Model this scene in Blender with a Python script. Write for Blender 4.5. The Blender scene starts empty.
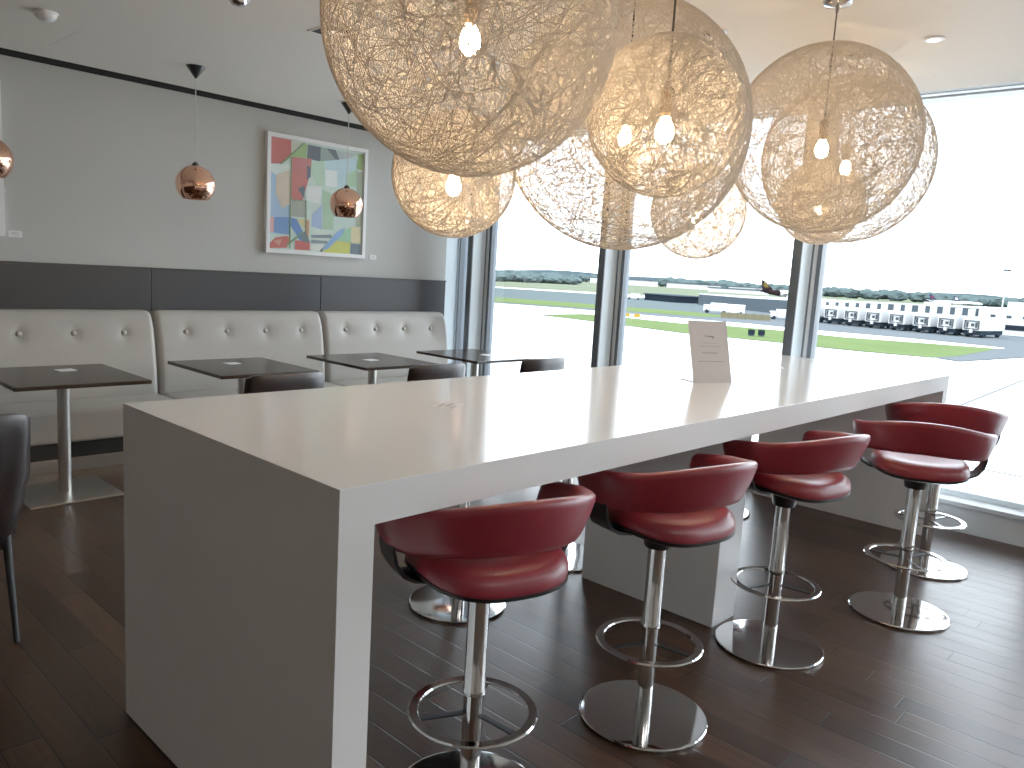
import bpy, bmesh, math, random
from mathutils import Vector, Matrix, Euler
import numpy as np

PI = math.pi
scene = bpy.context.scene
COL = scene.collection
random.seed(7)

# ------------------------------------------------------------------ materials
def new_mat(name):
    m = bpy.data.materials.new(name); m.use_nodes = True
    nt = m.node_tree
    for n in list(nt.nodes): nt.nodes.remove(n)
    out = nt.nodes.new('ShaderNodeOutputMaterial')
    return m, nt, out

def pbr(name, col, rough=.5, metal=0., spec=.5, noise=0., nscale=8., bump=0., coat=0., emis=None, estr=0., rvar=0., stretch=None):
    m, nt, out = new_mat(name)
    b = nt.nodes.new('ShaderNodeBsdfPrincipled')
    nt.links.new(b.outputs[0], out.inputs[0])
    b.inputs['Base Color'].default_value = (*col, 1)
    b.inputs['Roughness'].default_value = rough
    b.inputs['Metallic'].default_value = metal
    b.inputs['Specular IOR Level'].default_value = spec
    if coat: b.inputs['Coat Weight'].default_value = coat; b.inputs['Coat Roughness'].default_value = .1
    if emis: b.inputs['Emission Color'].default_value = (*emis, 1); b.inputs['Emission Strength'].default_value = estr
    if noise or bump or rvar:
        tc = nt.nodes.new('ShaderNodeTexCoord')
        src = tc.outputs['Object']
        if stretch:
            mp = nt.nodes.new('ShaderNodeMapping'); mp.inputs['Scale'].default_value = stretch
            nt.links.new(src, mp.inputs[0]); src = mp.outputs[0]
        nz = nt.nodes.new('ShaderNodeTexNoise'); nz.inputs['Scale'].default_value = nscale
        nz.inputs['Detail'].default_value = 5
        nt.links.new(src, nz.inputs['Vector'])
        if noise:
            mx = nt.nodes.new('ShaderNodeMix'); mx.data_type = 'RGBA'
            mx.inputs[6].default_value = (*[c*(1-noise) for c in col], 1)
            mx.inputs[7].default_value = (*[min(1, c*(1+noise)) for c in col], 1)
            nt.links.new(nz.outputs['Fac'], mx.inputs[0]); nt.links.new(mx.outputs[2], b.inputs['Base Color'])
        if bump:
            bp = nt.nodes.new('ShaderNodeBump'); bp.inputs['Strength'].default_value = bump
            bp.inputs['Distance'].default_value = .002
            nt.links.new(nz.outputs['Fac'], bp.inputs['Height']); nt.links.new(bp.outputs[0], b.inputs['Normal'])
        if rvar:
            mr = nt.nodes.new('ShaderNodeMapRange'); mr.inputs[3].default_value = max(0, rough-rvar); mr.inputs[4].default_value = rough+rvar
            nt.links.new(nz.outputs['Fac'], mr.inputs[0]); nt.links.new(mr.outputs[0], b.inputs['Roughness'])
    return m

def floor_mat():
    m, nt, out = new_mat('dark_wood_floor')
    N = nt.nodes.new; L = nt.links.new
    b = N('ShaderNodeBsdfPrincipled'); L(b.outputs[0], out.inputs[0])
    tc = N('ShaderNodeTexCoord'); sx = N('ShaderNodeSeparateXYZ'); L(tc.outputs['Object'], sx.inputs[0])
    # plank index across X, random shift along Y per plank
    PW = .1175
    dv = N('ShaderNodeMath'); dv.operation = 'DIVIDE'; L(sx.outputs['X'], dv.inputs[0]); dv.inputs[1].default_value = PW
    fl = N('ShaderNodeMath'); fl.operation = 'FLOOR'; L(dv.outputs[0], fl.inputs[0])
    wn = N('ShaderNodeTexWhiteNoise'); wn.noise_dimensions = '1D'; L(fl.outputs[0], wn.inputs['W'])
    ml = N('ShaderNodeMath'); ml.operation = 'MULTIPLY_ADD'; L(wn.outputs['Value'], ml.inputs[0]); ml.inputs[1].default_value = 3.7
    L(sx.outputs['Y'], ml.inputs[2])
    dl = N('ShaderNodeMath'); dl.operation = 'DIVIDE'; L(ml.outputs[0], dl.inputs[0]); dl.inputs[1].default_value = .92
    fy = N('ShaderNodeMath'); fy.operation = 'FLOOR'; L(dl.outputs[0], fy.inputs[0])
    cb = N('ShaderNodeCombineXYZ'); L(fl.outputs[0], cb.inputs[0]); L(fy.outputs[0], cb.inputs[1])
    w2 = N('ShaderNodeTexWhiteNoise'); w2.noise_dimensions = '2D'; L(cb.outputs[0], w2.inputs['Vector'])
    # seams
    def seam(x, half):
        fr = N('ShaderNodeMath'); fr.operation = 'FRACT'; L(x, fr.inputs[0])
        s = N('ShaderNodeMath'); s.operation = 'SUBTRACT'; L(fr.outputs[0], s.inputs[0]); s.inputs[1].default_value = .5
        a = N('ShaderNodeMath'); a.operation = 'ABSOLUTE'; L(s.outputs[0], a.inputs[0])
        r = N('ShaderNodeMapRange'); L(a.outputs[0], r.inputs[0]); r.inputs[1].default_value = .5-half; r.inputs[2].default_value = .5-half*.3
        return r.outputs[0]
    s1 = seam(dv.outputs[0], .032); s2 = seam(dl.outputs[0], .0045)
    mxs = N('ShaderNodeMath'); mxs.operation = 'MAXIMUM'; L(s1, mxs.inputs[0]); L(s2, mxs.inputs[1])
    # grain
    mp = N('ShaderNodeMapping'); mp.inputs['Scale'].default_value = (26, 2.2, 1); L(tc.outputs['Object'], mp.inputs[0])
    av = N('ShaderNodeVectorMath'); av.operation = 'ADD'; L(mp.outputs[0], av.inputs[0])
    sc = N('ShaderNodeVectorMath'); sc.operation = 'SCALE'; L(w2.outputs['Color'], sc.inputs[0]); sc.inputs['Scale'].default_value = 40
    L(sc.outputs[0], av.inputs[1])
    nz = N('ShaderNodeTexNoise'); nz.inputs['Scale'].default_value = 1.; nz.inputs['Detail'].default_value = 6; nz.inputs['Distortion'].default_value = 1.2
    L(av.outputs[0], nz.inputs['Vector'])
    r1 = N('ShaderNodeValToRGB'); L(w2.outputs['Value'], r1.inputs[0])
    e = r1.color_ramp.elements; e[0].color = (.030, .0135, .0075, 1); e[1].color = (.072, .035, .020, 1)
    mg = N('ShaderNodeMix'); mg.data_type = 'RGBA'; mg.blend_type = 'MULTIPLY'; mg.inputs[0].default_value = .75
    r2 = N('ShaderNodeValToRGB'); L(nz.outputs['Fac'], r2.inputs[0])
    e = r2.color_ramp.elements; e[0].position = .3; e[0].color = (.5, .48, .46, 1); e[1].position = .7; e[1].color = (1.25, 1.2, 1.15, 1)
    L(r1.outputs[0], mg.inputs[6]); L(r2.outputs[0], mg.inputs[7])
    ms = N('ShaderNodeMix'); ms.data_type = 'RGBA'; L(mxs.outputs[0], ms.inputs[0]); L(mg.outputs[2], ms.inputs[6]); ms.inputs[7].default_value = (.006, .004, .003, 1)
    L(ms.outputs[2], b.inputs['Base Color'])
    rr = N('ShaderNodeMapRange'); L(nz.outputs['Fac'], rr.inputs[0]); rr.inputs[3].default_value = .24; rr.inputs[4].default_value = .40
    L(rr.outputs[0], b.inputs['Roughness'])
    b.inputs['Specular IOR Level'].default_value = .25
    hs = N('ShaderNodeMath'); hs.operation = 'MULTIPLY_ADD'; L(mxs.outputs[0], hs.inputs[0]); hs.inputs[1].default_value = -1.
    h2 = N('ShaderNodeMath'); h2.operation = 'MULTIPLY'; L(nz.outputs['Fac'], h2.inputs[0]); h2.inputs[1].default_value = .35
    L(h2.outputs[0], hs.inputs[2])
    bp = N('ShaderNodeBump'); bp.inputs['Strength'].default_value = .35; bp.inputs['Distance'].default_value = .0015
    L(hs.outputs[0], bp.inputs['Height']); L(bp.outputs[0], b.inputs['Normal'])
    return m

def glass_mat():
    m, nt, out = new_mat('window_glass')
    t = nt.nodes.new('ShaderNodeBsdfTransparent'); t.inputs[0].default_value = (.97, .985, .985, 1)
    g = nt.nodes.new('ShaderNodeBsdfGlossy'); g.inputs['Roughness'].default_value = 0.0; g.inputs[0].default_value = (.9, .95, 1, 1)
    f = nt.nodes.new('ShaderNodeFresnel'); f.inputs[0].default_value = 1.35
    mx = nt.nodes.new('ShaderNodeMixShader')
    nt.links.new(f.outputs[0], mx.inputs[0]); nt.links.new(t.outputs[0], mx.inputs[1]); nt.links.new(g.outputs[0], mx.inputs[2])
    nt.links.new(mx.outputs[0], out.inputs[0])
    return m

def thread_mat():
    m, nt, out = new_mat('resin_fibre_thread')
    d = nt.nodes.new('ShaderNodeBsdfDiffuse'); d.inputs[0].default_value = (.80, .70, .58, 1)
    t = nt.nodes.new('ShaderNodeBsdfTranslucent'); t.inputs[0].default_value = (.88, .74, .55, 1)
    mx = nt.nodes.new('ShaderNodeMixShader'); mx.inputs[0].default_value = .10
    nt.links.new(d.outputs[0], mx.inputs[1]); nt.links.new(t.outputs[0], mx.inputs[2]); nt.links.new(mx.outputs[0], out.inputs[0])
    return m

def attr_mat(name, rough=.25, spec=.5):
    m, nt, out = new_mat(name)
    b = nt.nodes.new('ShaderNodeBsdfPrincipled'); nt.links.new(b.outputs[0], out.inputs[0])
    a = nt.nodes.new('ShaderNodeAttribute'); a.attribute_name = 'paint'
    nz = nt.nodes.new('ShaderNodeTexNoise'); nz.inputs['Scale'].default_value = 14
    mx = nt.nodes.new('ShaderNodeMix'); mx.data_type = 'RGBA'; mx.blend_type = 'MULTIPLY'; mx.inputs[0].default_value = .18
    nt.links.new(a.outputs['Color'], mx.inputs[6]); nt.links.new(nz.outputs['Fac'], mx.inputs[7])
    m2 = nt.nodes.new('ShaderNodeMix'); m2.data_type = 'RGBA'; m2.inputs[0].default_value = .13; m2.inputs[7].default_value = (.75, .82, .80, 1)  # pale mix puts the picture glass's reflection into the paint colour
    nt.links.new(mx.outputs[2], m2.inputs[6]); nt.links.new(m2.outputs[2], b.inputs['Base Color'])
    b.inputs['Roughness'].default_value = rough; b.inputs['Specular IOR Level'].default_value = spec
    return m

def emit_mat(name, col, s):
    m, nt, out = new_mat(name)
    e = nt.nodes.new('ShaderNodeEmission'); e.inputs[0].default_value = (*col, 1); e.inputs[1].default_value = s
    nt.links.new(e.outputs[0], out.inputs[0])
    return m

M = dict(
    floor=floor_mat(), glass=glass_mat(), thread=thread_mat(),
    wall=pbr('grey_paint', (0.455, 0.455, 0.425), .7, noise=.03, nscale=40, bump=.04),
    dimwall=pbr('taupe_paint', (.42, .37, .32), .8, noise=.04),
    ceil=pbr('ceiling_paint', (0.8, 0.745, 0.665), .85, noise=.02, nscale=30),
    slot=pbr('shadow_gap_black', (.012, .011, .010), .9, noise=.2),
    solid=pbr('white_solid_surface', (.73, .725, .71), .14, spec=.45, noise=.015, nscale=60, rvar=.03),
    pedestal=pbr('grey_white_laminate', (0.74, 0.735, 0.73), .35, noise=.02),
    legwhite=pbr('white_solid_surface_side', (.70, .675, .65), .55, spec=.2, noise=.015, nscale=60),
    red=pbr('red_leather', (0.24, 0.021, 0.031), .34, spec=.5, noise=.10, nscale=30, bump=.10),
    black=pbr('black_plastic', (0.008, 0.009, 0.01), .35, noise=.2),
    bracket=pbr('black_painted_steel', (.018, .022, .026), .32, noise=.2),
    chrome=pbr('polished_chrome', (.62, .61, .60), .07, metal=1, noise=.03, nscale=20),
    steel=pbr('brushed_steel', (.50, .48, .45), .30, metal=1, noise=.08, nscale=30, stretch=(1, 1, 12)),
    copper=pbr('polished_copper', (.93, .50, .34), .05, metal=1, noise=.03),
    copper_in=pbr('copper_inside', (.85, .42, .25), .3, metal=1, noise=.03),
    white=pbr('white_paint', (.80, .80, .79), .4, noise=.02),
    cord=pbr('clear_grey_cord', (.62, .60, .57), .4, noise=.05),
    darkcord=pbr('dark_cord', (.05, .035, .025), .5, noise=.1),
    leather=pbr('taupe_leather', (0.4, 0.372, 0.33), .40, spec=.5, noise=.05, nscale=25, bump=.06),
    tabletop=pbr('dark_wenge_laminate', (0.026, 0.0145, 0.0095), .24, spec=.28, noise=.35, nscale=5, stretch=(14, 1, 1)),
    panel=pbr('charcoal_panel', (0.019, 0.019, 0.021), .38, noise=.12, nscale=12),
    chair=pbr('dark_brown_leather', (0.014, 0.008, 0.0075), .34, noise=.2, nscale=40, bump=.1),
    alu=pbr('grey_aluminium', (0.74, 0.85, 0.92), .38, metal=0, noise=.03),
    aludark_shade=pbr('dark_aluminium_and_shade', (0.095, 0.12, 0.145), .42, metal=.2, noise=.05),  # dark frame metal; also paints shade on mullion noses and ceiling edge
    sill=pbr('grey_sill_panel', (0.56, 0.61, 0.65), .5, noise=.04),
    paper=pbr('white_paper', (.80, .79, .78), .6, noise=.02),
    sign=pbr('sign_card', (0.49, 0.4686, 0.481), .5, noise=.02),
    sticker=pbr('pale_grey_sticker', (.60, .59, .57), .3, noise=.03),
    ink=pbr('grey_ink', (.16, .15, .15), .6, noise=.1),
    decal=pbr('grey_print', (0.25, 0.24, 0.24), .35, noise=.25, nscale=50),
    art=attr_mat('abstract_paint', .12, .6),
    bulb=emit_mat('glowing_bulb', (1, .72, .43), 260),
    socket=pbr('brass_socket', (.35, .24, .14), .4, metal=.6, noise=.1),
    lampglow=emit_mat('downlight_glow', (1, .92, .8), 2.2),
    fillglow=emit_mat('added_fill_glow', (1, .97, .95), 10.),  # glow of the added, unseen fill panels
    # outdoors
    apron=pbr('pale_concrete', (0.5, 0.5, 0.49), .9, spec=0, noise=.05, nscale=.08),
    joint=pbr('concrete_joint', (0.0952, 0.0952, 0.0952), .9, spec=0, noise=.1),
    grass=pbr('mown_grass', (0.0637, 0.0895, 0.0316), .95, spec=0, noise=.22, nscale=.12),
    palegrass=pbr('dry_pale_grass', (0.0857, 0.0961, 0.0633), .95, spec=0, noise=.2, nscale=.02),
    asphalt=pbr('grey_asphalt', (0.0672, 0.0749, 0.0807), .9, spec=0, noise=.08, nscale=.15),
    bluephalt=pbr('blue_grey_asphalt', (0.0561, 0.0693, 0.0699), .9, spec=0, noise=.08, nscale=.08),
    line=pbr('pale_road_edge', (0.0791, 0.0791, 0.0765), .9, spec=0, noise=.05),
    bgrey=pbr('grey_cladding', (0.0349, 0.0445, 0.053), .7, spec=0, noise=.06, nscale=.3),
    bwhite=pbr('white_cladding', (0.36, 0.365, 0.37), .6, spec=0, noise=.03, nscale=.3),
    bdark=pbr('dark_cladding', (0.0064, 0.0091, 0.013), .7, spec=0, noise=.1, nscale=.3),
    tyre=pbr('dark_undercarriage', (0.0093, 0.0136, 0.0189), .8, spec=0, noise=.2),
    vglass=pbr('grey_vehicle_glass', (0.0305, 0.0361, 0.0393), .2, spec=0, noise=.05),
    brown=pbr('brown_aircraft_paint', (0.0093, 0.0057, 0.0064), .5, spec=0, noise=.1),
    gold=pbr('gold_aircraft_paint', (0.0785, 0.0493, 0.0121), .5, spec=0, noise=.1),
    navy=pbr('navy_aircraft_paint', (0.0171, 0.02, 0.0457), .5, spec=0, noise=.1),
    redp=pbr('red_aircraft_paint', (0.0739, 0.0171, 0.0255), .5, spec=0, noise=.1),
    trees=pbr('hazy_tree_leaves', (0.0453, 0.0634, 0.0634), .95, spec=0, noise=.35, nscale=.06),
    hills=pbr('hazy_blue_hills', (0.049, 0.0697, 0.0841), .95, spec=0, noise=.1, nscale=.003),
    fence=pbr('straw_fence', (0.0886, 0.0785, 0.0457), .9, spec=0, noise=.15, nscale=1),
    yellow=pbr('airfield_yellow', (0.2629, 0.1546, 0.0174), .6, spec=0, noise=.1),
)

# ------------------------------------------------------------------ helpers
def finish(name, bm, mat, parent=None, smooth=False, angle=40):
    bmesh.ops.recalc_face_normals(bm, faces=bm.faces[:])
    me = bpy.data.meshes.new(name); bm.to_mesh(me); bm.free()
    mats = mat if isinstance(mat, (list, tuple)) else [mat]
    for m in mats: me.materials.append(m)
    if smooth:
        me.shade_smooth()
        try: me.set_sharp_from_angle(angle=math.radians(angle))
        except Exception: pass
    o = bpy.data.objects.new(name, me); COL.objects.link(o)
    if parent: o.parent = parent
    return o

def thing(name, label, cat, loc=(0, 0, 0), rotz=0, group=None):
    o = bpy.data.objects.new(name, None); COL.objects.link(o)
    o.empty_display_size = .1
    o.location = loc; o.rotation_euler = (0, 0, rotz)
    o['label'] = label; o['category'] = cat
    if group: o['group'] = group
    return o

def tag(o, label, cat, group=None, kind=None):
    o['label'] = label; o['category'] = cat
    if group: o['group'] = group
    if kind: o['kind'] = kind
    return o

def struct(o, label=None):
    o['kind'] = 'structure'
    if label: o['label'] = label
    return o

def dup(root, loc, rotz, label, group=None):
    r = root.copy(); COL.objects.link(r); r.location = loc; r.rotation_euler = (0, 0, rotz); r['label'] = label
    if group: r['group'] = group
    for ch in list(root.children):
        c = ch.copy(); COL.objects.link(c); c.parent = r
        for g in list(ch.children):
            d = g.copy(); COL.objects.link(d); d.parent = c
    return r

def box(bm, x0, x1, y0, y1, z0, z1, bev=0, seg=2, mi=0):
    r = bmesh.ops.create_cube(bm, size=1)
    vs = r['verts']
    for v in vs:
        v.co = Vector(((x0+x1)/2 + v.co.x*(x1-x0), (y0+y1)/2 + v.co.y*(y1-y0), (z0+z1)/2 + v.co.z*(z1-z0)))
    fs = set(f for v in vs for f in v.link_faces)
    for f in fs: f.material_index = mi
    if bev:
        es = set(e for v in vs for e in v.link_edges)
        bmesh.ops.bevel(bm, geom=list(es), offset=bev, segments=seg, affect='EDGES', profile=.5)
    return vs

def lathe(bm, prof, seg=32, c=(0, 0), cap=True, mi=0):
    rings = []
    for r, z in prof:
        if r < 1e-6: rings.append([bm.verts.new((c[0], c[1], z))])
        else: rings.append([bm.verts.new((c[0]+r*math.cos(2*PI*i/seg), c[1]+r*math.sin(2*PI*i/seg), z)) for i in range(seg)])
    for a, b in zip(rings[:-1], rings[1:]):
        for i in range(seg):
            j = (i+1) % seg
            if len(a) == 1 and len(b) == 1: continue
            if len(a) == 1: f = bm.faces.new((a[0], b[i], b[j]))
            elif len(b) == 1: f = bm.faces.new((a[i], a[j], b[0]))
            else: f = bm.faces.new((a[i], a[j], b[j], b[i]))
            f.material_index = mi
    if cap:
        for ring in (rings[0], rings[-1]):
            if len(ring) > 2:
                try: bm.faces.new(ring)
                except ValueError: pass

def tube(bm, pts, r, seg=8, r2=None):
    pts = [Vector(p) for p in pts]; n = len(pts); rings = []
    up = Vector((0, 0, 1))
    for i, p in enumerate(pts):
        d = (pts[min(i+1, n-1)] - pts[max(i-1, 0)]).normalized()
        a = d.cross(up)
        if a.length < 1e-4: a = d.cross(Vector((0, 1, 0)))
        a.normalize(); b = d.cross(a)
        rr = r if r2 is None else r + (r2-r)*i/(n-1)
        rings.append([bm.verts.new(p + a*rr*math.cos(2*PI*k/seg) + b*rr*math.sin(2*PI*k/seg)) for k in range(seg)])
    for A, B in zip(rings[:-1], rings[1:]):
        for k in range(seg):
            bm.faces.new((A[k], A[(k+1) % seg], B[(k+1) % seg], B[k]))
    bm.faces.new(rings[0]); bm.faces.new(rings[-1])

def poly_slab(bm, pts, z0, z1, mi=0):
    a = [bm.verts.new((x, y, z0)) for x, y in pts]; b = [bm.verts.new((x, y, z1)) for x, y in pts]
    bm.faces.new(a).material_index = mi; bm.faces.new(b).material_index = mi
    n = len(pts)
    for i in range(n): bm.faces.new((a[i], a[(i+1) % n], b[(i+1) % n], b[i])).material_index = mi

def loft(bm, rings, close_ends=True, closed_ring=True):
    R = [[bm.verts.new(p) for p in ring] for ring in rings]
    m = len(R[0])
    for A, B in zip(R[:-1], R[1:]):
        for k in range(m if closed_ring else m-1):
            bm.faces.new((A[k], A[(k+1) % m], B[(k+1) % m], B[k]))
    if close_ends:
        bm.faces.new(R[0]); bm.faces.new(R[-1])

def simple(name, args, mat, parent=None, bev=0):
    bm = bmesh.new(); box(bm, *args, bev=bev)
    return finish(name, bm, mat, parent)

# ------------------------------------------------------------------ room shell
CEIL = 2.82; YW = 6.45; XI = 5.75; XG = 5.99
XB = -4.2; YR = -4.6
struct(simple('floor', (XB, XI+.02, YR, YW+.15, -.15, 0), M['floor']), 'dark brown wood plank floor')
struct(simple('ceiling', (XB, 5.53, YR, 6.36, CEIL, CEIL+.12), M['ceil']), 'plain beige ceiling')
# recess between ceiling and left wall; black strip on wall paints its shade
bm = bmesh.new(); box(bm, XB, XI, 6.36, YW, CEIL+.06, CEIL+.12); box(bm, XB, XI, YW-.006, YW, 2.792, CEIL+.06)
struct(finish('trim_1', bm, M['slot']), 'shadow gap where ceiling meets grey wall, its shade painted black')
struct(simple('wall_left', (XB, XI, YW, YW+.15, 0, CEIL+.12), M['wall']), 'grey painted wall behind the banquette')
struct(simple('wall_back', (XB-.15, XB, YR, YW+.15, 0, CEIL+.12), M['dimwall']))
struct(simple('wall_right', (XB, XI+.3, YR-.15, YR, 0, CEIL+.12), M['dimwall']))
# window head: slots and light strips beyond the ceiling edge
bm = bmesh.new(); box(bm, 5.532, 5.595, YR, YW, CEIL+.002, CEIL+.14)  # dark strip stands in for the shade along the ceiling edge
struct(finish('trim_2', bm, M['aludark_shade']), 'dark strip painted as the shadow line at the ceiling edge above windows')
struct(simple('trim_3', (5.596, 5.655, YR, YW, CEIL-.002, CEIL+.12), M['alu']), 'light grey head strip above windows')
struct(simple('trim_4', (5.656, 5.720, YR, YW, CEIL+.006, CEIL+.14), M['aludark_shade']), 'dark groove in the window head')
struct(simple('trim_5', (5.721, 5.850, YR, YW, CEIL-.002, CEIL+.12), M['alu']), 'pale strip nearest the glass in window head')
struct(simple('trim_6', (5.70, 6.12, YR, YW+.15, CEIL+.16, CEIL+.30), M['alu']))
# sill
bm = bmesh.new(); box(bm, 5.77, 6.10, YR, YW+.15, -.15, .17); box(bm, 5.755, 6.02, YR, YW, .17, .20, .003)
struct(finish('sill', bm, [M['sill']]), 'grey metal window sill box')
struct(simple('trim_7', (5.94, 6.03, YR, YW, .20, .235), M['alu']))
# mullions (deep fins) and panes
ycs = [6.078, 4.351, 2.545, .76, -1.03, -2.82]
WN = .07
def mullion(n, y0, y1):
    bm = bmesh.new()
    box(bm, XI, XI+.012, y0, y1, .2, CEIL+.03, mi=1)           # inner nose, its backlit shade painted as a dark colour
    box(bm, XI+.012, XG-.01, y0+.002, y1-.002, .2, CEIL+.14, mi=0)
    box(bm, XG-.03, XG+.06, y0-.068, y1+.068, .2, CEIL+.16, mi=1)  # frame at the glass
    box(bm, XG-.045, XG-.03, y0-.035, y1+.035, .2, CEIL+.16, mi=2)
    box(bm, XG-.05, XG-.045, y0-.012, y1+.012, .2, CEIL+.16, mi=1)
    struct(finish('trim_%d' % n, bm, [M['alu'], M['aludark_shade'], M['sill']]), 'deep grey metal window mullion')
for i, yc in enumerate(ycs): mullion(8+i, yc-WN/2, yc+WN/2)
# end mullion, flush with the left wall
bm = bmesh.new(); box(bm, XI, XG-.05, YW+.0, YW+.15, 0, CEIL+.16, mi=0); box(bm, XG-.05, XG+.06, YW-.02, YW+.15, 0, CEIL+.16, mi=1)
box(bm, XG-.07, XG-.05, YW-.01, YW+.15, 0, CEIL+.16, mi=2)
struct(finish('trim_14', bm, [M['alu'], M['aludark_shade'], M['sill']]), 'light grey metal reveal beside the grey wall')
edges = [YW-.02] + [v for yc in ycs for v in (yc+WN/2+.068, yc-WN/2-.068)] + [YR]
k = 0
for a, b in zip(edges[0::2], edges[1::2]):
    k += 1
    bm = bmesh.new()
    vs = [bm.verts.new(p) for p in ((XG+.02, b, .22), (XG+.02, a, .22), (XG+.02, a, CEIL+.17), (XG+.02, b, CEIL+.17))]
    bm.faces.new(vs)
    struct(finish('window_%d' % k, bm, M['glass']), 'clear floor to ceiling window pane')
# charcoal wall panels above the banquette
xs = [1.03, 2.6, 4.165, 5.735]
ptxt = ['charcoal panel behind the left banquette, below the picture-free wall', 'charcoal panel on wall behind the middle banquette', 'charcoal panel below the framed abstract painting, nearest the windows']
for i in range(3):
    struct(simple('trim_%d' % (15+i), (xs[i]+.003, xs[i+1]-.003, YW-.035, YW, 1.0, 1.385), M['panel'], bev=.003), 'dark charcoal wainscot panel above the banquette')
struct(simple('trim_18', (xs[0], xs[3], YW-.04, YW, 1.385, 1.40), M['panel']), 'thin dark cap on the charcoal wall panels')

# ------------------------------------------------------------------ counter table
X0, X1, Y0, Y1, HT = .947, 5.552, 1.366, 2.556, 1.05
ct = thing('counter_table', 'long white solid counter table with slab ends, seen at bar height', 'table', ((X0+X1)/2, (Y0+Y1)/2, 0))
def csub(name, a, mat, bev=.003):
    bm = bmesh.new(); cx, cy = (X0+X1)/2, (Y0+Y1)/2
    box(bm, a[0]-cx, a[1]-cx, a[2]-cy, a[3]-cy, a[4], a[5])
    es = [e for e in bm.edges if min(v.co.z for v in e.verts) > a[5]-.001] if name == 'table_top' else ([e for e in bm.edges if abs(e.verts[0].co.z-e.verts[1].co.z) > .1] if name == 'pedestal' else [])
    if es: bmesh.ops.bevel(bm, geom=es, offset=bev, segments=3, affect='EDGES', profile=.5)
    if isinstance(mat, list):
        bm.normal_update()
        for f in bm.faces: f.material_index = 0 if f.normal.z > .5 else 1
    return finish(name, bm, mat, ct)
csub('table_top', (X0, X1, Y0, Y1, .955, HT), [M['solid'], M['legwhite']], .002)
csub('end_panel', (X0, X0+.095, Y0, Y1, 0, .955), M['legwhite'], .001)
csub('end_panel', (X1-.095, X1, Y0, Y1, 0, .955), M['legwhite'], .001)
csub('pedestal', (3.115, 3.32, 1.585, 2.335, 0, .955), M['pedestal'], .003)

# faint grey printed stickers lying flat in the top
for x, y, a, lab in ((1.86, 2.04, .5, 'faint grey printed sticker on white counter, nearest its left end'),
                     (3.26, 2.12, .5, 'faint grey printed sticker on white counter beside the standing card'),
                     (4.62, 2.10, .5, 'faint grey printed sticker on white counter toward the far end')):
    t = thing('counter_sticker', lab, 'sticker', (x, y, HT), a, 'stickers on the counter')
    for j, (u0, u1, v0, v1) in enumerate(((-.05, .05, .02, .032), (-.055, .0, -.005, .008), (.012, .055, -.008, .004), (-.03, .045, -.034, -.024))):
        pass
    bm = bmesh.new()
    box(bm, -.06, .06, -.045, .045, 0, .0006)
    box(bm, -.045, .02, .012, .026, .0006, .0009, mi=1); box(bm, -.03, .05, -.012, .002, .0006, .0009, mi=1); box(bm, -.05, .0, -.034, -.024, .0006, .0009, mi=1)
    finish('sticker_film', bm, [M['sticker'], M['decal']], t)

# standing folded card with an emblem and printed lines
cs = thing('standing_card', 'white leaning card with small dark emblem standing on the counter', 'sign', (3.50, 1.905, HT), math.atan2(-.10, .21))
W2, CH, TK = .113, .298, .004
lean = .095
def card_pt(u, h, off=0): return Vector((u, lean*h/CH - off, h))
bm = bmesh.new()
ring = [card_pt(-W2, 0), card_pt(W2, 0), card_pt(W2, CH), card_pt(-W2, CH)]
a = [bm.verts.new(p) for p in ring]; b = [bm.verts.new(p + Vector((0, TK, 0))) for p in ring]
bm.faces.new(a); bm.faces.new(b)
for i in range(4): bm.faces.new((a[i], a[(i+1) % 4], b[(i+1) % 4], b[i]))
finish('face_panel', bm, M['sign'], cs)
bm = bmesh.new(); box(bm, -W2, W2, TK, .12, 0, .003); finish('foot_plate', bm, M['sign'], cs)
# ribbon emblem: flat stroke ending in a hooked swoosh
bm = bmesh.new()
up = [(-.030, .226), (-.012, .2265), (.008, .2255), (.022, .226), (.029, .223), (.029, .217), (.022, .211)]
lo = [(-.030, .2235), (-.012, .2225), (.006, .2205), (.014, .220), (.019, .219), (.021, .216), (.018, .212)]
for (u0, u1), (l0, l1) in zip(zip(up[:-1], up[1:]), zip(lo[:-1], lo[1:])):
    bm.faces.new([bm.verts.new(card_pt(p[0], p[1], .0006)) for p in (l0, l1, u1, u0)])
finish('emblem', bm, M['ink'], cs)
rnd = random.Random(3)
for h, w, th in ((.191, .042, .0028), (.175, .060, .0028), (.143, .048, .006), (.102, .076, .004)):
    x = -w; bm = bmesh.new()
    while x < w:
        dx = min(rnd.uniform(.004, .016), w-x)
        bm.faces.new([bm.verts.new(card_pt(p, q, .0006)) for p, q in ((x, h-th/2), (x+dx, h-th/2), (x+dx, h+th/2), (x, h+th/2))])
        x += dx + .0025
    finish('printed_line', bm, M['decal'], cs)

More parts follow.
